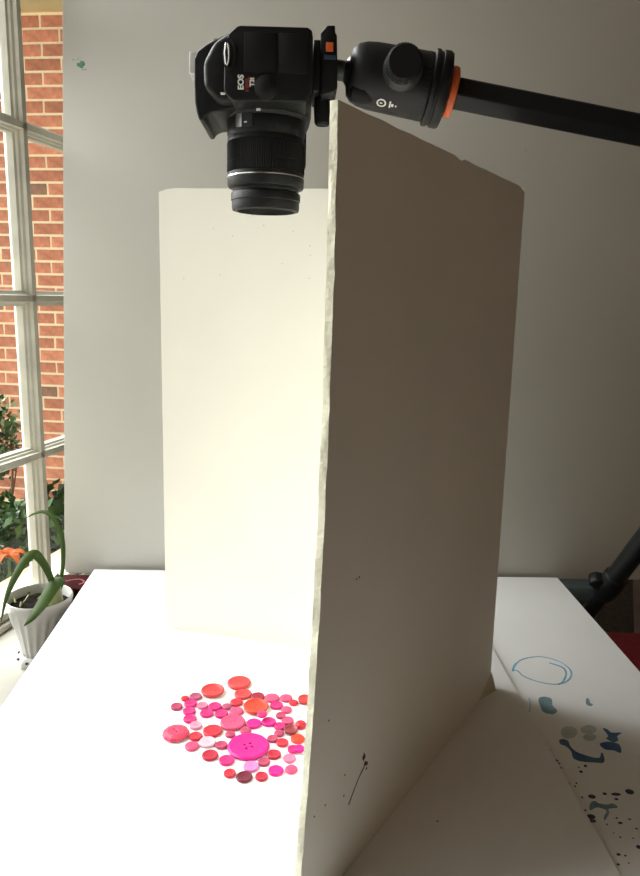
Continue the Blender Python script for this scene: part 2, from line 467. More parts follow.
for arc, wd in ((ARC, 0.0018), (ARC2, 0.0022), (ARC3, 0.0008)):
    bm = BM(); add_stroke(bm, [tuple(v)[:2] for v in smooth_open([(a, b, 0) for a, b in arc])], wd, SF, 0.0003)
    obj('paint_arc', bm, 'stain_ring', under)
STAINS = [
 ('stain_teal', [(0.2544,0.6582),(0.2616,0.6624),(0.2683,0.6584),(0.2651,0.6464),(0.2666,0.6366),(0.2596,0.6309),(0.2520,0.6346),(0.2519,0.6442)]),
 ('stain_teal', [(0.3059,0.6601),(0.3079,0.6576),(0.3061,0.6508),(0.3082,0.6488),(0.3046,0.6456),(0.3012,0.6495)]),
 ('stain_blue', [(0.3009,0.6075),(0.3045,0.6057),(0.3065,0.6005),(0.3161,0.6006),(0.3095,0.5954),(0.3075,0.5886),(0.3012,0.5862),(0.2974,0.5919),(0.3010,0.5953)]),
 ('stain_blue', [(0.2875,0.5834),(0.2981,0.5862),(0.3056,0.5819),(0.3019,0.5700),(0.2968,0.5738),(0.2892,0.5753)]),
 ('stain_blue', [(0.2508,0.5882),(0.2556,0.5899),(0.2590,0.5866),(0.2581,0.5800),(0.2602,0.5719),(0.2655,0.5672),(0.2720,0.5635),(0.2787,0.5626),(0.2832,0.5698),(0.2842,0.5673),(0.2802,0.5565),(0.2711,0.5564),(0.2597,0.5579),(0.2545,0.5625),(0.2561,0.5719),(0.2540,0.5799),(0.2504,0.5825)]),
 ('stain_pale', [(0.2731,0.6009),(0.2694,0.5954),(0.2641,0.5921),(0.2592,0.5920),(0.2564,0.5953),(0.2569,0.6008),(0.2605,0.6064),(0.2659,0.6099),(0.2710,0.6099),(0.2737,0.6065)]),
 ('stain_pale', [(0.2939,0.6056),(0.2908,0.6017),(0.2859,0.5993),(0.2812,0.5992),(0.2783,0.6016),(0.2783,0.6055),(0.2814,0.6095),(0.2863,0.6120),(0.2911,0.6120),(0.2940,0.6096)]),
 ('stain_pale', [(0.2886,0.5935),(0.2861,0.5903),(0.2821,0.5883),(0.2782,0.5883),(0.2758,0.5902),(0.2759,0.5934),(0.2784,0.5966),(0.2824,0.5987),(0.2863,0.5987),(0.2887,0.5967)]),
 ('stain_teal', [(0.2428,0.4976),(0.2460,0.5035),(0.2508,0.5066),(0.2532,0.5035),(0.2597,0.5022),(0.2647,0.5036),(0.2672,0.4996),(0.2625,0.4986),(0.2585,0.4976),(0.2571,0.4927),(0.2503,0.4851),(0.2512,0.4888),(0.2558,0.4946),(0.2549,0.4976),(0.2500,0.4995),(0.2445,0.4966)]),
]
for i, (m, pts) in enumerate(STAINS):
    bm = BM(); add_flat(bm, [tuple(p)[:2] for p in smooth_closed(pts, 3)], SF, 0.00025 + 0.00003 * i)
    obj('paint_stain', bm, m, under, smooth=False)
SPOTS = [(0.2509,0.5121,0.0032,0.0025),(0.2858,0.5181,0.0037,0.0032),(0.2633,0.5155,0.0018,0.0015),(0.2726,0.5149,0.0041,0.0017),(0.2704,0.5091,0.0017,0.0012),(0.2407,0.4888,0.0035,0.0027),(0.2394,0.4841,0.0035,0.0019),(0.2643,0.4569,0.0019,0.0020),(0.2455,0.4497,0.0016,0.0012),(0.2502,0.4485,0.0010,0.0007),(0.2539,0.5437,0.0015,0.0011),(0.2615,0.5518,0.0012,0.0012),(0.2415,0.5247,0.0009,0.0009),(0.2422,0.5110,0.0010,0.0010),(0.2614,0.4819,0.0019,0.0011),(0.2500,0.4804,0.0007,0.0007),(0.2610,0.4873,0.0010,0.0008),(0.2546,0.4668,0.0008,0.0007),(0.2496,0.4415,0.0006,0.0006),(0.2410,0.4402,0.0013,0.0008),(0.2442,0.5286,0.0008,0.0009),(0.2709,0.4860,0.0014,0.0006),(0.2717,0.4758,0.0011,0.0007),(0.2643,0.4659,0.0008,0.0005),(0.2515,0.4713,0.0005,0.0005),(0.2372,0.5587,0.0020,0.0018),(0.2362,0.5740,0.0014,0.0016),(0.2611,0.5513,0.0014,0.0015),(0.2541,0.5436,0.0016,0.0015),(0.2384,0.5488,0.0008,0.0009),(0.2386,0.5547,0.0010,0.0009),(0.2544,0.5494,0.0008,0.0009),(0.2372,0.5280,0.0012,0.0010),(0.2388,0.4960,0.0010,0.0010)]
bm = BM()
for (x, y, a, b) in SPOTS: add_flat(bm, ellipse(x, y, a, b, 8), SF, 0.0003)
tag(obj('paint_splatter', bm, 'stain_navy', under, smooth=False), 'dark blue paint splatter', kind='stuff')

# ================================================================== BACKDROP BOARD (leans back a little)
LEAN = 0.135
def BD(x, h, o=0.0):       # x along, h height up the board, o out of its front face
    q = 1 / math.sqrt(1 + LEAN * LEAN)
    return Vector((x, 0.9925 + LEAN * h * q - o * q, -0.0100 + h * q - o * LEAN * q))
bd = empty('backdrop_board', (0.16, 0.9925, -0.0100))
tag(bd, 'large pale grey board standing behind everything as a backdrop', 'backdrop')
poly = [(-0.3444 + 0.007, 0.0), (-0.3444 + 0.002, 0.0018), (-0.3444, 0.007), (-0.3444, 0.90), (0.66, 0.90), (0.66, 0.0)]
bm = BM(); add_prism(bm, poly, lambda x, h: BD(x, h, 0.0), lambda x, h: BD(x, h, -0.005))
bmesh.ops.recalc_face_normals(bm, faces=bm.faces); bevel_all(bm, 0.0007, 2)
tchild(bd, 'board', bm, 'backdrop_paper')
bm = BM()
bx, bz = -0.3185, 0.733
rg = random.Random(5)
add_flat(bm, [(bx + 0.0060 * math.cos(a) * s, bz + 0.0056 * math.sin(a) * s) for a, s in
              [(k * 2 * math.pi / 18, rg.uniform(0.55, 1.15)) for k in range(18)]], lambda a, b, h: BD(a, b, h))
for k in range(5): add_flat(bm, ellipse(bx + rg.uniform(-0.011, 0.011), bz + rg.uniform(-0.009, 0.009), 0.0009, 0.0009, 6), lambda a, b, h: BD(a, b, h))
tag(tchild(bd, 'paint_blot', bm, 'green_paint', smooth=False), 'small green paint blot')
bm = BM()
for (a, b, r) in [(0.323, 0.633, 0.0016), (0.19, 0.86, 0.002), (0.42, 0.12, 0.0012), (-0.12, 0.7, 0.001), (0.45, 0.55, 0.001)]:
    add_flat(bm, ellipse(a, b, r, r, 7), lambda a, b, h: BD(a, b, h))
tag(tchild(bd, 'dirt_specks', bm, 'speck_pale', smooth=False), kind='stuff')

# ================================================================== FOLDED FOAM BOARD (two tall panels in a V)
PA, PH, PL = Vector((0.0035, 0.3765, 0)), Vector((0.206, 0.670, 0)), Vector((-0.158, 0.800, 0))
DR = (PH - PA).normalized(); NR = Vector((-DR.y, DR.x, 0))          # NR: towards the lit inside
DL = (PH - PL).normalized(); NL = Vector((-DL.y, DL.x, 0))          # NL: away from the camera
TH = 0.0048
def panel(name, F, N, nu, nw, jit, parent, mats):
    bm = BM(); fr = []; bk = []
    for i in range(nu + 1):
        u = i / nu; cf = []; cb = []
        for k in range(nw + 1):
            w = k / nw
            du = jit(0, w) if i == 0 else (jit(1, w) if i == nu else 0)
            dw = jit(2, u) if k == nw else 0
            p = F(u, w) + (F(1, w) - F(0, w)).normalized() * du + Vector((0, 0, dw))
            du2 = jit(3, w) if i == 0 else 0; dw2 = jit(4, u) if k == nw else 0
            q = F(u, w) + (F(1, w) - F(0, w)).normalized() * (du2 if i == 0 else du) + Vector((0, 0, dw2)) + N * TH
            cf.append(bm.verts.new(p)); cb.append(bm.verts.new(q))
        fr.append(cf); bk.append(cb)
    for i in range(nu):
        for k in range(nw):
            bm.faces.new((fr[i][k], fr[i + 1][k], fr[i + 1][k + 1], fr[i][k + 1]))
            bm.faces.new((bk[i][k], bk[i][k + 1], bk[i + 1][k + 1], bk[i + 1][k]))
    # edges of torn foam core: a middle row bulges and dents
    def strip(A, B, mid):
        M = [bm.verts.new((a.co + b.co) / 2 + mid(j)) for j, (a, b) in enumerate(zip(A, B))]
        for j in range(len(A) - 1):
            bm.faces.new((A[j], A[j + 1], M[j + 1], M[j])).material_index = 1
            bm.faces.new((M[j], M[j + 1], B[j + 1], B[j])).material_index = 1
    nz = lambda s, f, k: noise.noise(Vector((k * f, s * 7.3, 1.7)))
    strip(fr[0], bk[0], lambda j: -DR * 0.0009 * nz(1, 0.35, j) - DR * 0.0002)
    strip(fr[-1], bk[-1], lambda j: Vector((0, 0, 0)))
    strip([c[-1] for c in fr], [c[-1] for c in bk], lambda j: Vector((0, 0, 0.0006 * nz(2, 0.4, j))))
    strip([c[0] for c in fr], [c[0] for c in bk], lambda j: Vector((0, 0, 0)))
    return tchild(parent, name, bm, mats, angle=30)
vb = empty('folded_foam_board', (PH.x, PH.y, 0))
tag(vb, 'white foam board folded into a V, standing on the table around the buttons', 'foam board')
def FR(u, w):
    b = PA.lerp(PH, u); t = Vector((0.0167, 0.3795, 0.498)).lerp(Vector((0.203, 0.670, 0.5025)), u)
    if u > 0.93: t.z -= 0.004 * ((u - 0.93) / 0.07) ** 2
    p = b.lerp(t, w)
    p.x += 0.0045 * (1 - u) ** 1.5 * math.sin(math.pi * w) ** 0.9
    return p
def jr(e, x):
    if e in (0, 3): return 0.0011 * noise.noise(Vector((x * 26, e * 3.1, 0))) + 0.0005 * noise.noise(Vector((x * 90, e, 2)))
    if e in (2, 4):
        d = 0.0004 * noise.noise(Vector((x * 17, e, 5))) + 0.0006 * noise.noise(Vector((x * 60, e, 8)))
        if e == 2 and 0.49 < x < 0.53: d -= 0.0022 * (1 - abs(x - 0.51) / 0.02)
        return d
    return 0.0
panel('panel', FR, NR, 60, 110, jr, vb, ['board_paper', 'board_core'])
def FL(u, w):
    b = PL.lerp(PH - DL * 0.004 + NL * 0.0004, u)
    t = b + Vector((0.002 * (1 - u), 0, 0.512 + (0.503 - 0.512) * u))
    bow = 0.010 * 4 * u * (1 - u) * (1 - 0.6 * w)
    p = b.lerp(t, w) + NL * bow
    if u < 0.05: p.z += 0.004 * ((0.05 - u) / 0.05) ** 2 * (1 - w) - 0.004 * ((0.05 - u) / 0.05) ** 2 * w
    return p
panel('panel', FL, NL, 40, 40, lambda e, x: 0.0004 * noise.noise(Vector((x * 20, e, 0))), vb, ['board_paper', 'board_core'])
bm = BM()
for (a, z) in [(0.1106,0.4811),(0.1234,0.4715),(0.0651,0.4674),(0.0875,0.4600),(0.1563,0.4663),(0.1443,0.4336),(0.1750,0.4196),(0.1758,0.4427),(0.1750,0.4521),(0.0290,0.4145),(0.0728,0.4198)]:
    u = a / (PH - PL).length
    add_flat(bm, ellipse(u, z / 0.508, 0.0016, 0.0013, 6), lambda p, q, h: FL(p, q) - NL * (h + 0.00005))
tag(tchild(vb, 'dirt_specks', bm, 'speck_pale', smooth=False), kind='stuff')
RL = (PH - PA).length
RF = lambda a, z, h: FR(a / RL, z / 0.5) - NR * (h + 0.00005)
bm = BM()
add_stroke(bm, [(0.0571,0.0582),(0.0628,0.0648),(0.0691,0.0712),(0.0740,0.0745),(0.0775,0.0760)], [0.0013, 0.0009, 0.0008, 0.0016, 0.0008], RF)
for p in [[(0.0760,0.0770),(0.0815,0.0745),(0.0822,0.0765),(0.0775,0.0800)], [(0.0728,0.0850),(0.0752,0.0880),(0.0775,0.0835),(0.0748,0.0815)], [(0.0795,0.0715),(0.0812,0.0735),(0.0815,0.0712)]]:
    add_flat(bm, p, RF)
tag(tchild(vb, 'scuff', bm, 'rust_mark', smooth=False), 'dark red scuff mark')
bm = BM()
for (a, z) in [(0.0489,0.0708),(0.0446,0.2278),(0.0483,0.2278),(0.0200,0.1426),(0.0479,0.0872),(0.0236,0.0802),(0.0105,0.0808)]:
    add_flat(bm, ellipse(a, z, 0.0007, 0.0006, 6), RF)
tag(tchild(vb, 'dirt_specks', bm, 'rust_mark', smooth=False), kind='stuff')
# curled bit of torn paper at the foot of the fold
bm = BM()
e0 = PH + Vector((0, 0, 0.0005)); pts = [e0 - DR * 0.030, e0 - DR * 0.012 - NR * 0.004, e0 + Vector((0.005, -0.006, 0)), e0 + Vector((0.003, 0.001, 0.012)), e0 + Vector((0.0005, 0, 0.018))]
add_prism(bm, [(i,) for i in range(5)], lambda i: pts[i], lambda i: pts[i] + Vector((-0.0003, -0.0006, 0.0004)))
tchild(vb, 'torn_flap', bm, 'board_core', smooth=False)

# ================================================================== PHOTO CAMERA hanging lens down
LX, LY = -0.0322, 0.635
dc = empty('photo_camera', (LX, LY, 0.545))
tag(dc, 'black photo camera hanging from the tripod arm with its lens pointing down', 'camera')
BODY = [(-0.0519,0.5982),(-0.0497,0.5989),(0.0015,0.5992),(0.0045,0.5972),(0.0054,0.5924),(0.0060,0.5630),(0.0040,0.5545),(0.0005,0.5470),(-0.0542,0.5460),(-0.0596,0.5500),(-0.0618,0.5539),(-0.0610,0.5855),(-0.0579,0.5932)]
HUMP = [(-0.0549,0.6031),(-0.0659,0.5984),(-0.0777,0.5923),(-0.0848,0.5870),(-0.0876,0.5811),(-0.0876,0.5640),(-0.0872,0.5500),(-0.0858,0.5425),(-0.0838,0.5365),(-0.0805,0.5366),(-0.0785,0.5400),(-0.0740,0.5425),(-0.0640,0.5440),(-0.0478,0.5480),(-0.0479,0.6005)]
tchild(dc, 'body', prism_y(BODY, 0.578, 0.698, 0.005, 4, 12), 'camera_black', angle=50)
hump = tchild(dc, 'viewfinder_housing', prism_y(HUMP, 0.600, 0.672, 0.006, 4, 12), 'camera_black', angle=50)
# sloping shoulder between housing and body side
SH = [(-0.058,0.5975),(-0.070,0.590),(-0.0785,0.575),(-0.0780,0.558),(-0.068,0.5475),(-0.050,0.5475),(-0.050,0.596)]
tchild(dc, 'shoulder', prism_y(SH, 0.586, 0.690, 0.008, 4, 12), 'camera_black', angle=50)
tchild(dc, 'hand_grip', bbox(-0.058, 0.002, 0.690, 0.716, 0.515, 0.596, 0.008, 4), 'rubber', angle=50)
tchild(dc, 'eyecup', bbox(-0.0765, -0.062, 0.628, 0.654, 0.595, 0.6065, 0.003, 3), 'rubber')
tchild(dc, 'mode_dial', cyl((-0.064, 0.684, 0.592), (-0.0735, 0.684, 0.592), 0.0095, 24, bev=0.001), 'camera_grey')
tchild(dc, 'hot_shoe', bbox(-0.0942, -0.0868, 0.620, 0.640, 0.5765, 0.5925, 0.0006), 'ink_white')
tchild(dc, 'shoe_foot', bbox(-0.0915, -0.0850, 0.640, 0.656, 0.572, 0.598, 0.0008), 'camera_black')
# strap lug in an oval recess on the side
bm = lathe([(0.0086, 0), (0.0092, 0.0012), (0.0078, 0.0014), (0.0066, 0.0004)], (0, 0, 0), (0, -1, 0), 28, ref=(1, 0, 0))
for v in bm.verts: v.co = Vector((v.co.x * 0.58 - 0.0575, v.co.y + 0.5780, v.co.z * 1.25 + 0.5782))
lug = tchild(dc, 'strap_lug', bm, 'camera_grey')
bm = BM(); add_tube(bm, [(-0.0590 + 0.0014 * math.cos(a), 0.5762, 0.5782 + 0.0075 * math.sin(a)) for a in [k * 2 * math.pi / 16 for k in range(17)]], 0.0008, 6)
add_tube(bm, [(-0.0598, 0.5762, 0.5710), (-0.0606, 0.5755, 0.5782), (-0.0598, 0.5762, 0.5855)], 0.0010, 6)
g = obj('lug_bar', bm, 'silver'); g.parent = lug; g.location = -dc.location
# rubber port covers on the side
tchild(dc, 'port_cover', bbox(-0.0465, -0.022, 0.5768, 0.579, 0.566, 0.5945, 0.0010), 'rubber')
tchild(dc, 'port_cover', bbox(-0.0205, 0.0015, 0.5768, 0.579, 0.566, 0.5945, 0.0010), 'rubber')
# mount collar, lens release button, flash button, screw
col_bm = lathe([(0.0345, 0), (0.036, 0.0015), (0.0358, 0.006), (0.0335, 0.0085)], (LX, LY, 0.5525), (0, 0, -1), 48)
tchild(dc, 'lens_mount', col_bm, 'camera_black')
bm = lathe([(0.0093, 0), (0.0088, 0.0025), (0.006, 0.0045), (0.002, 0.0052)], (0, 0, 0), (0, -1, 0), 28)
for v in bm.verts: v.co = v.co + Vector((-0.0295, 0.5785, 0.5560))
tchild(dc, 'release_button', bm, 'rubber')
tchild(dc, 'screw', lathe([(0.0024, 0), (0.0024, 0.001), (0.0012, 0.0012)], (-0.0150, 0.5785, 0.5530), (0, -1, 0), 14), 'rubber')
tchild(dc, 'flash_button', bbox(-0.0650, -0.0615, 0.5842, 0.590, 0.5520, 0.5535, 0.0004), 'ink_white')
# lettering on the side reads upward
RT = Matrix(((0, -1, 0), (0, 0, -1), (1, 0, 0))).to_4x4()
for s, size, m, x, z in (('EOS', 0.0060, 'ink_white', -0.0487, 0.5592), ('REBEL', 0.0038, 'ink_red', -0.0438, 0.5578), ('T3i', 0.0046, 'ink_white', -0.0402, 0.5596)):
    o = link('lettering', text_mesh('lettering', s, size, 0.0001, 0.00022), m, dc)
    o.matrix_basis = Matrix.Translation(Vector((x, 0.5778, z)) - dc.location) @ RT
# lens
LEN = [(0.0326, 0.541), (0.0330, 0.540), (0.0328, 0.5275), (0.0322, 0.5262), (0.0322, 0.5247), (0.0326, 0.5238), (0.0326, 0.5215), (0.0318, 0.5213),
       (0.0318, 0.4973), (0.0326, 0.4970), (0.0327, 0.4950), (0.0327, 0.4935), (0.0326, 0.4870), (0.0318, 0.4855), (0.0285, 0.4842), (0.0280, 0.4822),
       (0.0292, 0.4815), (0.0297, 0.4805), (0.0297, 0.4752), (0.0290, 0.4745), (0.0290, 0.4690), (0.0284, 0.4672), (0.0262, 0.4668), (0.0255, 0.4675), (0.0235, 0.4740)]
lens = tchild(dc, 'lens', lathe([(r, 0.545 - z) for r, z in LEN], (LX, LY, 0.550), (0, 0, -1), 72, caps=True), 'camera_black', angle=30)
def lchild(name, bm, m, **k):
    bmesh.ops.transform(bm, matrix=Matrix.Translation(-dc.location), verts=bm.verts)
    return obj(name, bm, m, lens, **k)
NR_ = 110
ringbm = BM(); prof = [(0.0322, 0.5212), (0.0330, 0.5206), (0.0330, 0.5070), (0.0327, 0.5064), (0.0327, 0.5056), (0.0330, 0.5050), (0.0330, 0.4980), (0.0322, 0.4974)]
add_lathe(ringbm, [(r, 0.545 - z) for r, z in prof], (LX, LY, 0.550), (0, 0, -1), NR_ * 2, caps=False,
          mod=lambda th, h: 1.0 if 0.0390 - 1e-6 > 0 and round(th / (math.pi / NR_)) % 2 == 0 else 0.978)
lchild('zoom_ring', ringbm, 'rubber', angle=10)
lchild('silver_band', lathe([(0.0324, 0.0507), (0.0331, 0.0508), (0.0331, 0.0517), (0.0324, 0.0518)], (LX, LY, 0.550), (0, 0, -1), 72, caps=False), 'silver')
lchild('front_element', lathe([(0.0245, 0.0715), (0.020, 0.0722), (0.010, 0.0732), (0.001, 0.0735)], (LX, LY, 0.550), (0, 0, -1), 48, caps=True), 'lens_glass')
lchild('filter_thread', lathe([(0.0262, 0.0771), (0.0258, 0.0785), (0.0250, 0.0785), (0.0246, 0.0730)], (LX, LY, 0.550), (0, 0, -1), 64, caps=False), 'camera_grey')
def on_lens(th, z, r=0.0330): return Vector((LX + r * math.sin(th), LY - r * math.cos(th), z + 0.005))
def lens_patch(t0, t1, z0, z1, r0, r1, n=6):
    bm = BM(); rows = []
    for i in range(n + 1):
        th = t0 + (t1 - t0) * i / n
        rows.append([bm.verts.new(on_lens(th, z, r)) for z, r in ((z0, r0), (z0, r1), (z1, r1), (z1, r0))])
    for i in range(n):
        for k in range(4): bm.faces.new((rows[i][k], rows[i + 1][k], rows[i + 1][(k + 1) % 4], rows[i][(k + 1) % 4]))
    bm.faces.new(rows[0]); bm.faces.new(rows[-1]); return bm
lchild('switch_panel', lens_patch(-0.82, -0.28, 0.5285, 0.5405, 0.0325, 0.0338), 'camera_grey', angle=30)
lchild('switch', lens_patch(-0.74, -0.56, 0.5290, 0.5395, 0.0335, 0.0346), 'steel', angle=30)
lchild('switch_mark', lens_patch(-0.50, -0.43, 0.5318, 0.5328, 0.0337, 0.0340, 2), 'ink_white')
lchild('mount_mark', lens_patch(-0.17, -0.08, 0.5395, 0.5422, 0.0362, 0.0365, 2), 'ink_white')

# ================================================================== TRIPOD with horizontal arm and ball head
tp = empty('tripod', (0.517, 0.613, FLOOR_Z))
tag(tp, 'black tripod with horizontal arm, ball head and orange collar holding the camera', 'tripod')
C0 = Vector((0.1246, 0.625, 0.5693)); DA = Vector((0.9866, -0.0315, -0.1603)).normalized()
# hexagonal centre column
bm = BM()
add_lathe(bm, [(0.0140, -0.002), (0.0140, 0.50)], C0, DA, 6, ref=(0.1, -0.75, 0.66)); bmesh.ops.recalc_face_normals(bm, faces=bm.faces)
bevel_all(bm, 0.0022, 3, 30)
tchild(tp, 'arm', bm, 'tripod_black', angle=20)
tchild(tp, 'orange_collar', lathe([(0.0165, -0.0068), (0.0192, -0.0060), (0.0198, -0.0035), (0.0192, -0.0010), (0.0160, 0.0)], C0, DA, 40), 'tripod_orange', angle=50)
head = tchild(tp, 'ball_head', lathe([(0.0120, -0.0905), (0.0180, -0.0890), (0.0220, -0.0850), (0.0244, -0.0785), (0.0255, -0.0700), (0.0260, -0.0500), (0.0264, -0.0260), (0.0262, -0.0235), (0.0250, -0.0228)], C0, DA, 48), 'tripod_black', angle=40)
def hchild(name, bm, m, par=None, **k):
    p = par or head
    bmesh.ops.transform(bm, matrix=Matrix.Translation(-tp.location), verts=bm.verts)
    return obj(name, bm, m, p, **k)
hchild('panning_base', lathe([(0.0262, -0.0232), (0.0290, -0.0224), (0.0296, -0.0205), (0.0290, -0.0185), (0.0280, -0.0178), (0.0280, -0.0165), (0.0294, -0.0158), (0.0296, -0.0105), (0.0284, -0.0085), (0.0200, -0.0066)], C0, DA, 56,), 'tripod_black')
# small engraved scale strokes around the base
bm = BM()
a_, b_ = frame_of(DA)
for k in range(40):
    th = k * 2 * math.pi / 40; q = a_ * math.cos(th) + b_ * math.sin(th); tq = DA.cross(q)
    c = C0 + DA * -0.0245 + q * 0.0264
    L2 = 0.0020 if k % 4 == 0 else 0.0012
    add_prism(bm, [(-L2, -0.0002), (L2, -0.0002), (L2, 0.0002), (-L2, 0.0002)], lambda u, v: c + DA * (u - 0.002) + tq * v - q * 0.0004, lambda u, v: c + DA * (u - 0.002) + tq * v + q * 0.0001)
hchild('scale_marks', bm, 'tripod_grey', smooth=False)
# friction knob facing the viewer
KD = Vector((-0.05, -1, 0.02)).normalized()
kc = Vector((0.0762, 0.582, 0.5792)) - KD * 0.0445
hchild('knob_collar', lathe([(0.0152, 0.012), (0.0158, 0.014), (0.0158, 0.026), (0.0150, 0.0275), (0.0140, 0.034)], kc, KD, 48), 'tripod_grey')
bm = lathe([(0.0128, 0.029), (0.0141, 0.030), (0.0143, 0.035), (0.0141, 0.0430), (0.0124, 0.0445)], kc, KD, 72, mod=lambda th, h: 1.0 if int(round(th / (math.pi / 36))) % 2 == 0 else 0.975)
hchild('friction_knob', bm, 'rubber', angle=20)
# drop notch pad and locking lever at the lower left of the head
hchild('notch_pad', lathe([(0.004, 0), (0.0075, 0.002), (0.0085, 0.012), (0.006, 0.020), (0.002, 0.021)], C0 + DA * -0.0890 + Vector((0, -0.010, -0.0170)), DA, 18), 'rubber')
# white emblem: a small ring with strokes on the lower side of the housing
bm = BM()
def on_head(u, th, h): # around the housing
    r = 0.0259 + h
    q = Vector((0, -1, 0)); q = (q - DA * q.dot(DA)).normalized(); w_ = DA.cross(q)
    return C0 + DA * u + (q * math.cos(th) - w_ * math.sin(th)) * r
ring = [(-0.0590 + 0.0040 * math.cos(a), -1.02 + 0.15 * math.sin(a)) for a in [k * 2 * math.pi / 16 for k in range(17)]]
for k in range(16):
    (u0, t0), (u1, t1) = ring[k], ring[k + 1]
    (v0, s0), (v1, s1) = [(-0.0590 + (p[0] + 0.0590) * 0.7, -1.02 + (p[1] + 1.02) * 0.7) for p in (ring[k], ring[k + 1])]
    add_flat(bm, [(u0, t0), (u1, t1), (v1, s1), (v0, s0)], lambda a, b, h: on_head(a, b, h + 0.0003), 0.0003)
for (u0, u1, t0, t1) in ((-0.0603, -0.0580, -1.04, -1.00), (-0.0525, -0.0513, -1.14, -0.90), (-0.0508, -0.0489, -1.08, -0.98), (-0.0475, -0.0463, -1.07, -1.01)):
    add_flat(bm, [(u0, t0), (u1, t0), (u1, t1), (u0, t1)], lambda a, b, h: on_head(a, b, h + 0.0003), 0.0003)
hchild('emblem', bm, 'ink_white', smooth=False)
# ball, neck and quick-release clamp
hs = C0 + DA * -0.0905
tchild(tp, 'ball', lathe([(0.0165 * math.sin(a), -0.0165 * math.cos(a)) for a in [0.25 + k * 0.24 for k in range(12)]], C0 + DA * -0.0790, DA, 28), 'steel', angle=60)
tchild(tp, 'neck', cyl((0.0235, hs.y, 0.5850), C0 + DA * -0.088, 0.0078, 24), 'tripod_grey')
CL = [(0.0114,0.6034),(0.0150,0.6072),(0.0165,0.6093),(0.0228,0.6096),(0.0229,0.6046),(0.0245,0.6024),(0.0258,0.5640),(0.0228,0.5612),(0.0125,0.5580)]
clamp = tchild(tp, 'quick_release_clamp', prism_y(CL, 0.602, 0.652, 0.0009, 2), 'tripod_black')
def cchild(name, bm, m, **k): return hchild(name, bm, m, clamp, **k)
cchild('release_tab', bbox(0.0160, 0.0216, 0.5995, 0.604, 0.5902, 0.5965, 0.0005), 'tripod_orange')
cchild('index_strip', bbox(0.0146, 0.0240, 0.6010, 0.604, 0.5845, 0.5878, 0.0003), 'tripod_blue')
cchild('clamp_knob', lathe([(0.0060, 0), (0.0068, 0.001), (0.0072, 0.010), (0.0066, 0.021), (0.0052, 0.0228)], (0.0146, 0.625, 0.5635), (0.02, 0, -1), 40, mod=lambda th, h: 1.0 if int(round(th / (math.pi / 20))) % 2 == 0 else 0.96), 'rubber', angle=20)
tchild(tp, 'mounting_plate', bbox(0.0062, 0.0120, 0.604, 0.655, 0.5620, 0.5995, 0.0010), 'tripod_black')
# apex and legs
APX = C0 + DA * 0.398
tchild(tp, 'apex', cyl(APX + Vector((0, 0, 0.035)), APX - Vector((0, 0, 0.045)), 0.034, 32, bev=0.006), 'tripod_black')
P1 = Vector((0.4461, 0.9, 0.0423)); D1 = (P1 - APX).normalized()
for k in range(3):
    rz = Matrix.Rotation(math.radians((0, -110, -180)[k]), 3, 'Z'); d = rz @ D1
    Ltot = (APX.z - 0.03 - FLOOR_Z) / -d.z
    st = APX - Vector((0, 0, 0.03)); 
    if k == 0: st = APX; Ltot = (APX.z - FLOOR_Z) / -d.z
    kn = 0.655 * (P1 - APX).length / 0.5376 + 0.0
    kn = (P1 - APX).length + 0.034
    leg = tchild(tp, 'leg', cyl(st + d * 0.02, st + d * kn, 0.0138, 24), 'tripod_black')
    a_, b_ = frame_of(d)
    def gchild(name, bm, m, **kw):
        bmesh.ops.transform(bm, matrix=Matrix.Translation(-tp.location), verts=bm.verts)
        return obj(name, bm, m, leg, **kw)
    gchild('leg_lock', lathe([(0.0140, -0.022), (0.0165, -0.020), (0.0172, -0.004), (0.0168, 0.016), (0.0150, 0.024), (0.0125, 0.026)], st + d * kn, d, 28), 'tripod_black')
    q = Vector((-1, 0, 0.45)); q = (q - d * q.dot(d)).normalized(); w_ = d.cross(q)
    bm = BM()
    add_prism(bm, [(0.008, -0.012), (0.024, -0.010), (0.031, -0.004), (0.030, 0.004), (0.020, 0.010), (0.008, 0.012)],
              lambda a, b: st + d * (kn + b) + q * a - w_ * 0.009, lambda a, b: st + d * (kn + b) + q * a + w_ * 0.009)
    bmesh.ops.recalc_face_normals(bm, faces=bm.faces); bevel_all(bm, 0.003, 3)
    gchild('lock_lever', bm, 'tripod_black')
    gchild('lower_section', cyl(st + d * (kn + 0.02), st + d * (Ltot - 0.03), 0.0108, 20), 'tripod_black')
    gchild('rubber_foot', cyl(st + d * (Ltot - 0.035), st + d * (Ltot - 0.006), 0.0135, 16, 0.010), 'rubber')

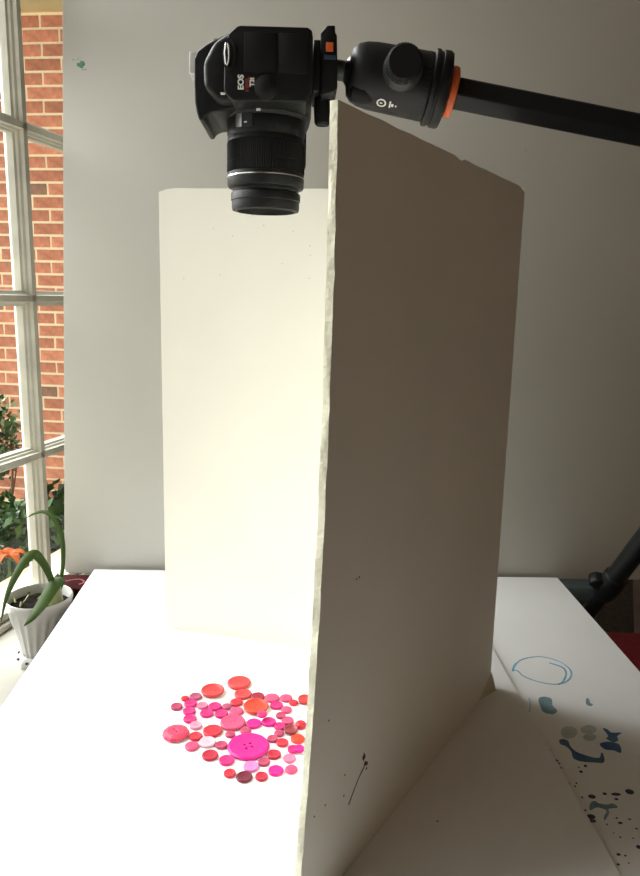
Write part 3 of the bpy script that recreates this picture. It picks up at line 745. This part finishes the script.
# ================================================================== BUTTONS
def button_mesh(kind):
    """unit radius 1, height 1; scaled per button"""
    bm = BM()
    if kind == 'dish': prof = [(0.70, 0.0), (0.90, 0.25), (1.0, 0.70), (0.98, 0.92), (0.93, 1.0), (0.86, 0.95), (0.76, 0.70), (0.60, 0.60), (0.30, 0.58)]
    elif kind == 'facet': prof = [(0.80, 0.0), (0.98, 0.25), (1.0, 0.50), (0.92, 0.78), (0.62, 1.0), (0.30, 1.0)]
    elif kind == 'plain': prof = [(0.86, 0.0), (0.97, 0.18), (1.0, 0.50), (0.95, 0.82), (0.82, 0.96), (0.55, 1.0), (0.28, 1.0)]
    else: prof = [(0.86, 0.0), (0.97, 0.18), (1.0, 0.50), (0.97, 0.85), (0.90, 1.0), (0.78, 0.98), (0.66, 0.84), (0.50, 0.80), (0.28, 0.80)]
    seg = 12 if kind == 'facet' else 40
    add_lathe(bm, prof, (0, 0, 0), (0, 0, 1), seg, caps=True)
    me = finish('button', bm, 18 if kind == 'facet' else 50)
    # thread holes are cut right through
    n = {'two': 2, 'four': 4, 'dish': 2, 'facet': 2, 'plain': 2}[kind]
    o = bpy.data.objects.new('t', me); COL.objects.link(o)
    cb = BM()
    for k in range(n):
        a = math.pi * 2 * k / n + (math.pi / 4 if n == 4 else 0.35)
        rr = 0.20 if n == 4 else 0.17
        add_lathe(cb, [(0.085, -0.5), (0.085, 1.5)], (rr * math.cos(a), rr * math.sin(a), 0), (0, 0, 1), 10)
    cme = finish('c', cb); co = bpy.data.objects.new('c', cme); COL.objects.link(co)
    md = o.modifiers.new('b', 'BOOLEAN'); md.operation = 'DIFFERENCE'; md.object = co; md.solver = 'EXACT'
    dg = bpy.context.evaluated_depsgraph_get(); dg.update()
    res = bpy.data.meshes.new_from_object(o.evaluated_get(dg)); res.name = 'button'
    bpy.data.objects.remove(o); bpy.data.objects.remove(co)
    res.materials.clear()
    return res
proto = {k: button_mesh(k) for k in ('two', 'four', 'dish', 'facet', 'plain')}
colour_mesh = {}
BUTTONS = [(-0.1159, 0.6303, 0.0, 0.0059, 'dusk', 'two'),
(-0.11, 0.6449, 0.0, 0.0042, 'red', 'plain'),
(-0.0999, 0.6481, 0.0, 0.0063, 'mauve', 'two'),
(-0.0837, 0.6571, 0.0, 0.012, 'coralred', 'dish'),
(-0.103, 0.6356, 0.0, 0.0065, 'hot', 'four'),
(-0.0909, 0.6323, 0.0, 0.0056, 'light', 'two'),
(-0.1023, 0.6226, 0.0, 0.0063, 'hot', 'two'),
(-0.0997, 0.6099, 0.0, 0.0065, 'hot', 'two'),
(-0.0925, 0.5993, 0.0, 0.0061, 'pale', 'four'),
(-0.1088, 0.5854, 0.0, 0.0125, 'coralpink', 'facet'),
(-0.0849, 0.6191, 0.0, 0.0066, 'hot', 'four'),
(-0.0784, 0.6308, 0.0, 0.0067, 'hot', 'four'),
(-0.0706, 0.6184, 0.0, 0.0066, 'hot', 'four'),
(-0.0665, 0.6309, 0.0, 0.0051, 'mauve', 'plain'),
(-0.0578, 0.6387, 0.0, 0.0065, 'red', 'plain'),
(-0.0524, 0.6532, 0.0, 0.009, 'coralred', 'two'),
(-0.0582, 0.674, 0.0, 0.0125, 'coralred', 'two'),
(-0.0371, 0.6489, 0.0, 0.0069, 'darkred', 'two'),
(-0.0376, 0.6288, 0.0, 0.0126, 'orange', 'dish'),
(-0.0566, 0.6229, 0.0, 0.0071, 'rose', 'plain'),
(-0.0307, 0.6109, 0.0046, 0.005, 'hot', 'plain'),
(-0.0226, 0.6468, 0.0, 0.0076, 'rose', 'plain'),
(-0.0084, 0.6465, 0.0, 0.0066, 'rose', 'plain'),
(-0.0175, 0.6334, 0.0, 0.0065, 'hot', 'two'),
(-0.0006, 0.6382, 0.0, 0.0047, 'red', 'plain'),
(0.0107, 0.642, 0.0, 0.0071, 'coralred', 'dish'),
(-0.0075, 0.626, 0.0, 0.0056, 'rose', 'plain'),
(-0.0581, 0.6036, 0.0, 0.0121, 'rose', 'two'),
(-0.0901, 0.5825, 0.0, 0.0062, 'red', 'two'),
(-0.0756, 0.591, 0.0, 0.0092, 'red', 'two'),
(-0.0381, 0.6026, 0.0, 0.0074, 'magenta', 'four'),
(-0.0239, 0.6055, 0.0, 0.0069, 'magenta', 'two'),
(-0.013, 0.616, 0.0, 0.0048, 'dusk', 'two'),
(-0.0059, 0.6077, 0.0, 0.006, 'rose', 'two'),
(-0.0133, 0.5985, 0.0, 0.0056, 'hot', 'two'),
(-0.0027, 0.5914, 0.0, 0.0066, 'brick', 'dish'),
(0.0066, 0.5994, 0.0, 0.0054, 'red', 'facet'),
(0.0038, 0.5796, 0.0, 0.0067, 'orange', 'plain'),
(-0.0588, 0.586, 0.0, 0.0048, 'dusk', 'plain'),
(-0.0451, 0.5917, 0.0, 0.0053, 'dusk', 'plain'),
(-0.0405, 0.5676, 0.0, 0.019, 'magenta', 'four'),
(-0.0915, 0.5681, 0.0, 0.0065, 'rose', 'plain'),
(-0.0781, 0.574, 0.0, 0.0078, 'palest', 'two'),
(-0.0652, 0.5698, 0.0, 0.0056, 'dusk', 'two'),
(-0.0194, 0.5795, 0.0, 0.005, 'dusk', 'two'),
(-0.0102, 0.5737, 0.0, 0.0057, 'red', 'two'),
(-0.0137, 0.5878, 0.0, 0.0048, 'dusk', 'plain'),
(-0.0735, 0.5554, 0.0, 0.0073, 'crimson', 'two'),
(-0.0582, 0.5486, 0.0, 0.0068, 'hot', 'four'),
(-0.0172, 0.5568, 0.0, 0.0064, 'crimson', 'four'),
(-0.0255, 0.5466, 0.0, 0.0054, 'dusk', 'two'),
(-0.0033, 0.5515, 0.0, 0.0057, 'light', 'two'),
(0.0, 0.5641, 0.0, 0.0054, 'hot', 'two'),
(0.0052, 0.5611, 0.0027, 0.0049, 'magenta', 'two'),
(-0.0363, 0.5403, 0.0, 0.0069, 'orchid', 'two'),
(-0.0538, 0.5315, 0.0, 0.0053, 'red', 'two'),
(-0.041, 0.5269, 0.0, 0.007, 'maroon', 'four'),
(-0.0265, 0.5275, 0.0, 0.0055, 'crimson', 'two'),
(-0.0147, 0.5351, 0.0, 0.0067, 'magenta', 'two'),
(-0.0015, 0.5369, 0.0, 0.0056, 'rose', 'plain')]
BLABELS = [
 'dusky rose two-hole button lying alone at the far left of the pile',
 'tiny red button at the upper left of the pile, smallest there',
 'mauve button beside the tiny red one at the upper left',
 'coral red dish-shaped button lying apart at the top left of the pile',
 'hot pink button, topmost of the column of three at the left',
 'light pink button just right of the column of three hot pink buttons',
 'hot pink button, middle one of the column of three at the left',
 'hot pink button, lowest of the column of three at the left',
 'pale pink four-hole button right behind the large faceted coral pink one',
 'large faceted coral pink button at the left end of the pile',
 'hot pink four-hole button, left one of the triangle of three left of centre',
 'hot pink four-hole button, rear one of the triangle of three left of centre',
 'hot pink four-hole button, right one of the triangle of three left of centre',
 'small mauve button between the hot pink triangle and the red stack',
 'red button half hidden under the coral red ones at the top',
 'medium coral red button just in front of the rearmost red button',
 'large coral red button at the very back of the pile',
 'dark red button tucked behind the orange red rimmed button',
 'large orange red button with raised rim near the back',
 'rose pink button between the orange red rimmed button and large rose one',
 'small hot pink button leaning on the orange red rimmed button',
 'rose pink button at the back, left one of the rear right pair',
 'rose pink button at the back, right one beside the small red button',
 'hot pink button in front of the two rose pink ones at the back',
 'small deep red button at the back right of the pile',
 'coral red button cut off by the edge of the upright board',
 'small rose pink button alone in the gap below the back right row',
 'large rose pink two-hole button behind the biggest magenta one',
 'small red button touching the large faceted coral pink one',
 'medium bright red button left of the large rose pink one',
 'magenta four-hole button just right of the large rose pink one',
 'magenta button, second to the right of the large rose pink one',
 'tiny dusky rose button in the crowded right part, rearmost there',
 'rose pink two-hole button in the crowd at the right, behind the brick red one',
 'hot pink button squeezed left of the brick red dish button',
 'brick red dish button on top of the crowd at the right',
 'faceted red button beside the upright board at the right',
 'orange red button at the right below the faceted red one',
 'small dusky button left of and behind the biggest magenta one',
 'dusky button peeping out right behind the biggest magenta one',
 'biggest button of all, bright magenta with four holes',
 'rose pink button below the large faceted coral pink one',
 'very pale pink two-hole button left of centre',
 'dusky rose button touching the left side of the biggest magenta one',
 'dusky rose button touching the right side of the biggest magenta one',
 'red two-hole button right of the biggest magenta one',
 'small dusky button behind the red one right of the biggest button',
 'crimson button at the lower left, in front of the palest pink one',
 'hot pink four-hole button at the lower left of the biggest magenta one',
 'crimson four-hole button at the lower right of the biggest magenta one',
 'dusky rose two-hole button just in front of the biggest magenta one',
 'light pink button at the lower right near the upright board',
 'hot pink button at the right behind the light pink one',
 'magenta button at the right touching the edge of the upright board',
 'orchid pink button behind the maroon one at the front',
 'red button at the front, left of the maroon one',
 'dark maroon four-hole button at the very front of the pile',
 'crimson button at the front, right of the maroon one',
 'magenta two-hole button in the front row, left of a rose one',
 'rose pink button, rightmost of the front row',
]
HT = {'dish': 0.0045, 'facet': 0.0055}
rq = random.Random(11)
for (x, y, z, r, c, kind), lab in zip(BUTTONS, BLABELS):
    key = (kind, c)
    if key not in colour_mesh:
        me = proto[kind].copy(); me.materials.append(MATS['button_' + c]); colour_mesh[key] = me
    o = bpy.data.objects.new('button', colour_mesh[key]); COL.objects.link(o)
    h = HT.get(kind, 0.0026 if r < 0.0116 else 0.0034)
    o.scale = (r, r, h); o.location = (x, y, z + 0.0001); o.rotation_euler = (0, 0, rq.uniform(0, 6.28))
    tag(o, lab, 'button', 'pink and red buttons scattered on the sheet')

# ================================================================== PLANT POT on the sill
PX, PY, PZ = -0.3420, 0.8850, -0.0900
pot = empty('plant_pot', (PX, PY, PZ))
tag(pot, 'white fluted pot with a strap-leaved bulb plant on the windowsill', 'potted plant')
bm = BM()
flute = lambda th, h: 1 + 0.030 * math.cos(20 * th + 70 * h) * min(1, max(0, (0.082 - h) / 0.02))
outer = [(0.020, 0.010), (0.0235, 0.011), (0.0255, 0.020), (0.0285, 0.035), (0.0320, 0.050), (0.0355, 0.062), (0.0385, 0.072), (0.0405, 0.079), (0.0422, 0.084), (0.0428, 0.089), (0.0424, 0.092), (0.0410, 0.0928), (0.0398, 0.091), (0.0388, 0.084), (0.0375, 0.078)]
add_lathe(bm, outer, (PX, PY, PZ), (0, 0, 1), 120, mod=flute)
tchild(pot, 'pot', bm, 'pot_glaze', angle=60)
bm = lathe([(0.0220, 0.0125), (0.0265, 0.0150), (0.0300, 0.0110), (0.0320, 0.0040), (0.0310, 0.0), (0.0270, 0.0), (0.0230, 0.0060)], (PX, PY, PZ), (0, 0, 1), 96, caps=False, mod=lambda th, h: 1 + 0.055 * math.cos(10 * th) * max(0, 1 - h / 0.016))
foot = tchild(pot, 'scalloped_foot', bm, 'pot_glaze', angle=60)
bm = BM()
for k in range(10):
    th = 2 * math.pi * (k + 0.5) / 10 + math.pi / 10
    for rr, zz in ((0.0306, 0.0095),):
        dq = Vector((math.cos(th), math.sin(th), 0.5)).normalized()
        add_lathe(bm, [(0.0017, 0.0), (0.0017, 0.0022)], Vector((PX + rr * math.cos(th), PY + rr * math.sin(th), PZ + zz)), dq, 8)
h_ = obj('pierced_hole', bm, 'pot_hole', foot); h_.location = -pot.location
bm = BM()
rings = add_lathe(bm, [(0.0385, 0.080), (0.030, 0.0815), (0.020, 0.082), (0.010, 0.083), (0.002, 0.0835)], (PX, PY, PZ), (0, 0, 1), 40)
for v in bm.verts: v.co.z += 0.0025 * noise.noise(v.co * 90)
tchild(pot, 'soil', bm, 'potting_soil', angle=60)
rs = random.Random(2)
bm = BM()
for k in range(9):
    a = rs.uniform(0, 6.28); r = rs.uniform(0.01, 0.032)
    c = Vector((PX + r * math.cos(a), PY + r * math.sin(a), PZ + 0.083)); d = Vector((rs.uniform(-1, 1), rs.uniform(-1, 1), 0.3)) * 0.012
    add_tube(bm, [c - d, c + Vector((0, 0, 0.006)), c + d], 0.0013, 5)
tchild(pot, 'dry_roots', bm, 'bulb')
tchild(pot, 'bulb', lathe([(0.004, -0.004), (0.0090, 0.002), (0.0098, 0.008), (0.0078, 0.016), (0.0055, 0.023), (0.0045, 0.030), (0.002, 0.033)], (-0.3190, 0.877, -0.008), (0.15, 0.05, 1), 18), 'bulb', angle=60)
def strap_leaf(name, pts, wid, parent, m, up=Vector((0, 0, 1)), fold=0.25, th=0.0007, side=None):
    P = smooth_open(pts, 5); n = len(P); bm = BM(); top = []; bot = []
    for i, p in enumerate(P):
        t = i / (n - 1); d = (P[min(i + 1, n - 1)] - P[max(i - 1, 0)]).normalized()
        s = side if side is not None else d.cross(up)
        s = (s - d * s.dot(d)); s = s.normalized(); nn = s.cross(d).normalized()
        w = wid * (min(1.0, 0.55 + 1.2 * t) if t < 0.4 else 1.0) * max(0.0, 1 - max(0, (t - 0.35) / 0.65) ** 1.9) / 2 + 0.0004
        row = [p - s * w + nn * w * fold, p - s * w * 0.5 + nn * w * fold * 0.35, p, p + s * w * 0.5 + nn * w * fold * 0.35, p + s * w + nn * w * fold]
        top.append([bm.verts.new(q) for q in row]); bot.append([bm.verts.new(q - nn * th) for q in row])
    for i in range(n - 1):
        for k in range(4):
            bm.faces.new((top[i][k], top[i + 1][k], top[i + 1][k + 1], top[i][k + 1])); bm.faces.new((bot[i][k], bot[i][k + 1], bot[i + 1][k + 1], bot[i + 1][k]))
        for k in (0, 4): bm.faces.new((top[i][k], bot[i][k], bot[i + 1][k], top[i + 1][k]))
    for i in (0, n - 1):
        for k in range(4): bm.faces.new((top[i][k], top[i][k + 1], bot[i][k + 1], bot[i][k]))
    return tchild(parent, name, bm, m, angle=60)
LA = [(-0.3165,0.8800,0.012),(-0.3120,0.8830,0.0300),(-0.3173,0.8650,0.0230),(-0.3235,0.8450,0.0103),(-0.3292,0.8250,0.0006),(-0.3357,0.8150,-0.0066)]
LB = [(-0.3185,0.8790,0.0099),(-0.3250,0.8750,0.0386),(-0.3324,0.8700,0.0584),(-0.3391,0.8650,0.0670),(-0.3490,0.8600,0.0607),(-0.3588,0.8500,0.0416),(-0.3684,0.8450,0.0166),(-0.3746,0.8400,-0.0139)]
LC = [(-0.3170,0.8810,0.0100),(-0.3126,0.8890,0.0300),(-0.3113,0.8950,0.0560),(-0.3143,0.9000,0.0822),(-0.3242,0.9050,0.1027),(-0.3374,0.9100,0.1106),(-0.3513,0.9150,0.1075),(-0.3670,0.9200,0.0986)]
strap_leaf('leaf', LA, 0.0175, pot, 'lily_leaf', up=Vector((0.1, 0.8, -0.5)))
strap_leaf('leaf', LB, 0.0135, pot, 'lily_leaf', up=Vector((0.3, 1, -0.4)))
strap_leaf('leaf', LC, 0.0066, pot, 'lily_leaf', up=Vector((0.3, 1, -0.4)))

# dark red tin behind the pot
tin = empty('red_tin', (-0.3205, 0.955, -0.09))
tag(tin, 'dark red patterned tin on the windowsill behind the white pot', 'tin')
tchild(tin, 'tin_body', bbox(-0.352, -0.289, 0.932, 0.980, -0.09, -0.018, 0.003), 'red_tin')
tchild(tin, 'lid', bbox(-0.3535, -0.2875, 0.9305, 0.9815, -0.018, -0.0065, 0.003), 'red_tin')
bm = BM(); add_stroke(bm, [tuple(p)[:2] for p in smooth_open([(-0.338, 0.945, 0), (-0.326, 0.958, 0), (-0.312, 0.962, 0), (-0.303, 0.952, 0), (-0.308, 0.944, 0)])], 0.003, lambda a, b, h: (a, b, -0.0065 + h), 0.0004)
tchild(tin, 'leaf_pattern', bm, 'pink_paint')

# ================================================================== GARDEN beyond the window
def leaf_cloud(name, parent, centre, rad, n, size, m, seed, flat=1.0):
    rr = random.Random(seed); bm = BM(); c0 = Vector(centre)
    for _ in range(n):
        while True:
            q = Vector((rr.uniform(-1, 1), rr.uniform(-1, 1), rr.uniform(-1, 1)))
            if q.length < 1: break
        p = c0 + Vector((q.x * rad[0], q.y * rad[1], q.z * rad[2]))
        d = Vector((rr.uniform(-1, 1), rr.uniform(-1, 0.6), rr.uniform(-0.5, 1))).normalized()
        s = d.cross(Vector((rr.uniform(-1, 1), rr.uniform(-1, 1), rr.uniform(-1, 1)))).normalized(); nn = s.cross(d)
        L = size * rr.uniform(0.7, 1.3); w = L * 0.30 * flat
        v = [bm.verts.new(x) for x in (p, p + d * L * 0.45 + s * w - nn * w * 0.3, p + d * L - nn * L * 0.12, p + d * L * 0.45 - s * w - nn * w * 0.3, p + d * L * 0.5)]
        bm.faces.new((v[0], v[1], v[4])); bm.faces.new((v[1], v[2], v[4])); bm.faces.new((v[2], v[3], v[4])); bm.faces.new((v[3], v[0], v[4]))
    bmesh.ops.transform(bm, matrix=Matrix.Translation(-parent.location), verts=bm.verts)
    me = finish(name, bm, 80)
    return tag(link(name, me, m, parent), kind='stuff')
def shrub(name, label, base, parts, stems, seed):
    root = empty(name, base); tag(root, label, 'shrub')
    rr = random.Random(seed); bm = BM()
    for (tipx, tipy, tipz) in stems:
        b = Vector(base) + Vector((rr.uniform(-0.03, 0.03), rr.uniform(-0.03, 0.03), 0)); t = Vector((tipx, tipy, tipz))
        add_tube(bm, [b, b.lerp(t, 0.4) + Vector((rr.uniform(-0.03, 0.03), 0, 0)), b.lerp(t, 0.75) + Vector((rr.uniform(-0.03, 0.03), 0, 0)), t], [0.007, 0.006, 0.004, 0.002], 6)
    tchild(root, 'stems', bm, 'twig')
    for i, (nm, c, rad, n, size, m) in enumerate(parts): leaf_cloud(nm, root, c, rad, n, size, m, seed * 31 + i)
    return root
shrub('variegated_shrub', 'leafy shrub with pale green leaves against the brick wall outside the window', (-1.16, 2.62, GROUND_Z),
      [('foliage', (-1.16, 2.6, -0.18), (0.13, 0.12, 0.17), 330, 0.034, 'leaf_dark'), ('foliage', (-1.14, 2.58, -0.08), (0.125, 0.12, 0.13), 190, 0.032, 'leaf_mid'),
       ('pale_leaves', (-1.13, 2.56, -0.04), (0.12, 0.10, 0.11), 90, 0.030, 'leaf_pale')],
      [(-1.12, 2.6, 0.02), (-1.06, 2.58, -0.08), (-1.2, 2.6, 0.05), (-1.16, 2.55, -0.1), (-1.05, 2.6, -0.2)], 4)
shrub('low_bush', 'dark low bush at the foot of the brick wall, lower left outside the window', (-0.93, 2.05, GROUND_Z),
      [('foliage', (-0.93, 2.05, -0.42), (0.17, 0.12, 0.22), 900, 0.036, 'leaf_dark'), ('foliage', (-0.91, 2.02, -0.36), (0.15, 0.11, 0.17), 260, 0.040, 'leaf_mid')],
      [(-0.87, 2.05, -0.3), (-1.0, 2.05, -0.3), (-0.93, 2.0, -0.25)], 9)
shrub('garden_bush', 'dark green bush outside, between the window bar and the grey backdrop', (-1.13, 3.2, GROUND_Z),
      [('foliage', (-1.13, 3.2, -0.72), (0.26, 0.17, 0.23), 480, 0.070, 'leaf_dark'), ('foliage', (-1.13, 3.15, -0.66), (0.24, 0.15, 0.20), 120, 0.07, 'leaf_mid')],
      [(-1.05, 3.2, -0.6), (-1.22, 3.2, -0.55), (-1.13, 3.15, -0.6)], 15)
lily = empty('orange_flower', (-0.735, 1.72, GROUND_Z))
tag(lily, 'orange flower with broad petals growing just outside the window', 'flower')
bm = BM(); add_tube(bm, [(-0.735, 1.72, GROUND_Z), (-0.725, 1.71, -0.6), (-0.728, 1.70, -0.27)], [0.006, 0.005, 0.004], 8)
tchild(lily, 'stem', bm, 'leaf_mid')
fc = Vector((-0.728, 1.70, -0.262))
for k in range(6):
    a = 2 * math.pi * k / 6 + 0.3; dq = Vector((math.cos(a), math.sin(a) * 0.8, 0.1))
    strap_leaf('petal', [tuple(fc), tuple(fc + dq * 0.016 + Vector((0, 0, 0.012))), tuple(fc + dq * 0.034 + Vector((0, 0, 0.008))), tuple(fc + dq * 0.048 - Vector((0, 0, 0.012)))], 0.026, lily, 'orange_petal')
for k in range(4):
    a = 1.0 + k * 1.5
    strap_leaf('leaf', [(-0.73, 1.71, -0.62), (-0.73 + 0.03 * math.cos(a), 1.71 + 0.03 * math.sin(a), -0.45), (-0.73 + 0.08 * math.cos(a), 1.71 + 0.08 * math.sin(a), -0.36), (-0.73 + 0.14 * math.cos(a), 1.71 + 0.14 * math.sin(a), -0.40)], 0.03, lily, 'leaf_mid')

# ================================================================== dim things beyond the right end of the table
chair = empty('dining_chair', (0.80, 1.23, FLOOR_Z))
tag(chair, 'wooden chair with a dark red seat cushion in the shade right of the table', 'chair')
tchild(chair, 'seat', bbox(0.61, 0.99, 1.03, 1.40, -0.345, -0.320, 0.008, 3), 'brown_wood')
tchild(chair, 'seat_cushion', bbox(0.615, 0.985, 1.035, 1.37, -0.320, -0.280, 0.016, 4), 'red_fabric', angle=60)
for x in (0.635, 0.965):
    for y in (1.055, 1.375):
        tchild(chair, 'leg', cyl((x, y, -0.345), (x, y, FLOOR_Z), 0.018, 14, 0.013), 'brown_wood')
bm = BM(); add_tube(bm, smooth_open([(0.965, 1.385, -0.33), (0.97, 1.42, -0.15), (0.945, 1.435, 0.02), (0.87, 1.44, 0.08), (0.775, 1.435, 0.02), (0.750, 1.42, -0.15), (0.755, 1.385, -0.33)], 6), 0.017, 12)
tchild(chair, 'backrest', bm, 'brown_wood', angle=60)
box = empty('storage_box', (0.72, 1.82, FLOOR_Z))
tag(box, 'dull teal storage box with lid in the shade behind the tripod leg', 'box')
tchild(box, 'box_body', bbox(0.48, 0.80, 1.70, 1.98, FLOOR_Z, -0.36, 0.008, 3), 'teal_plastic')
tchild(box, 'lid', bbox(0.465, 0.815, 1.685, 1.995, -0.36, -0.315, 0.010, 3), 'teal_plastic')
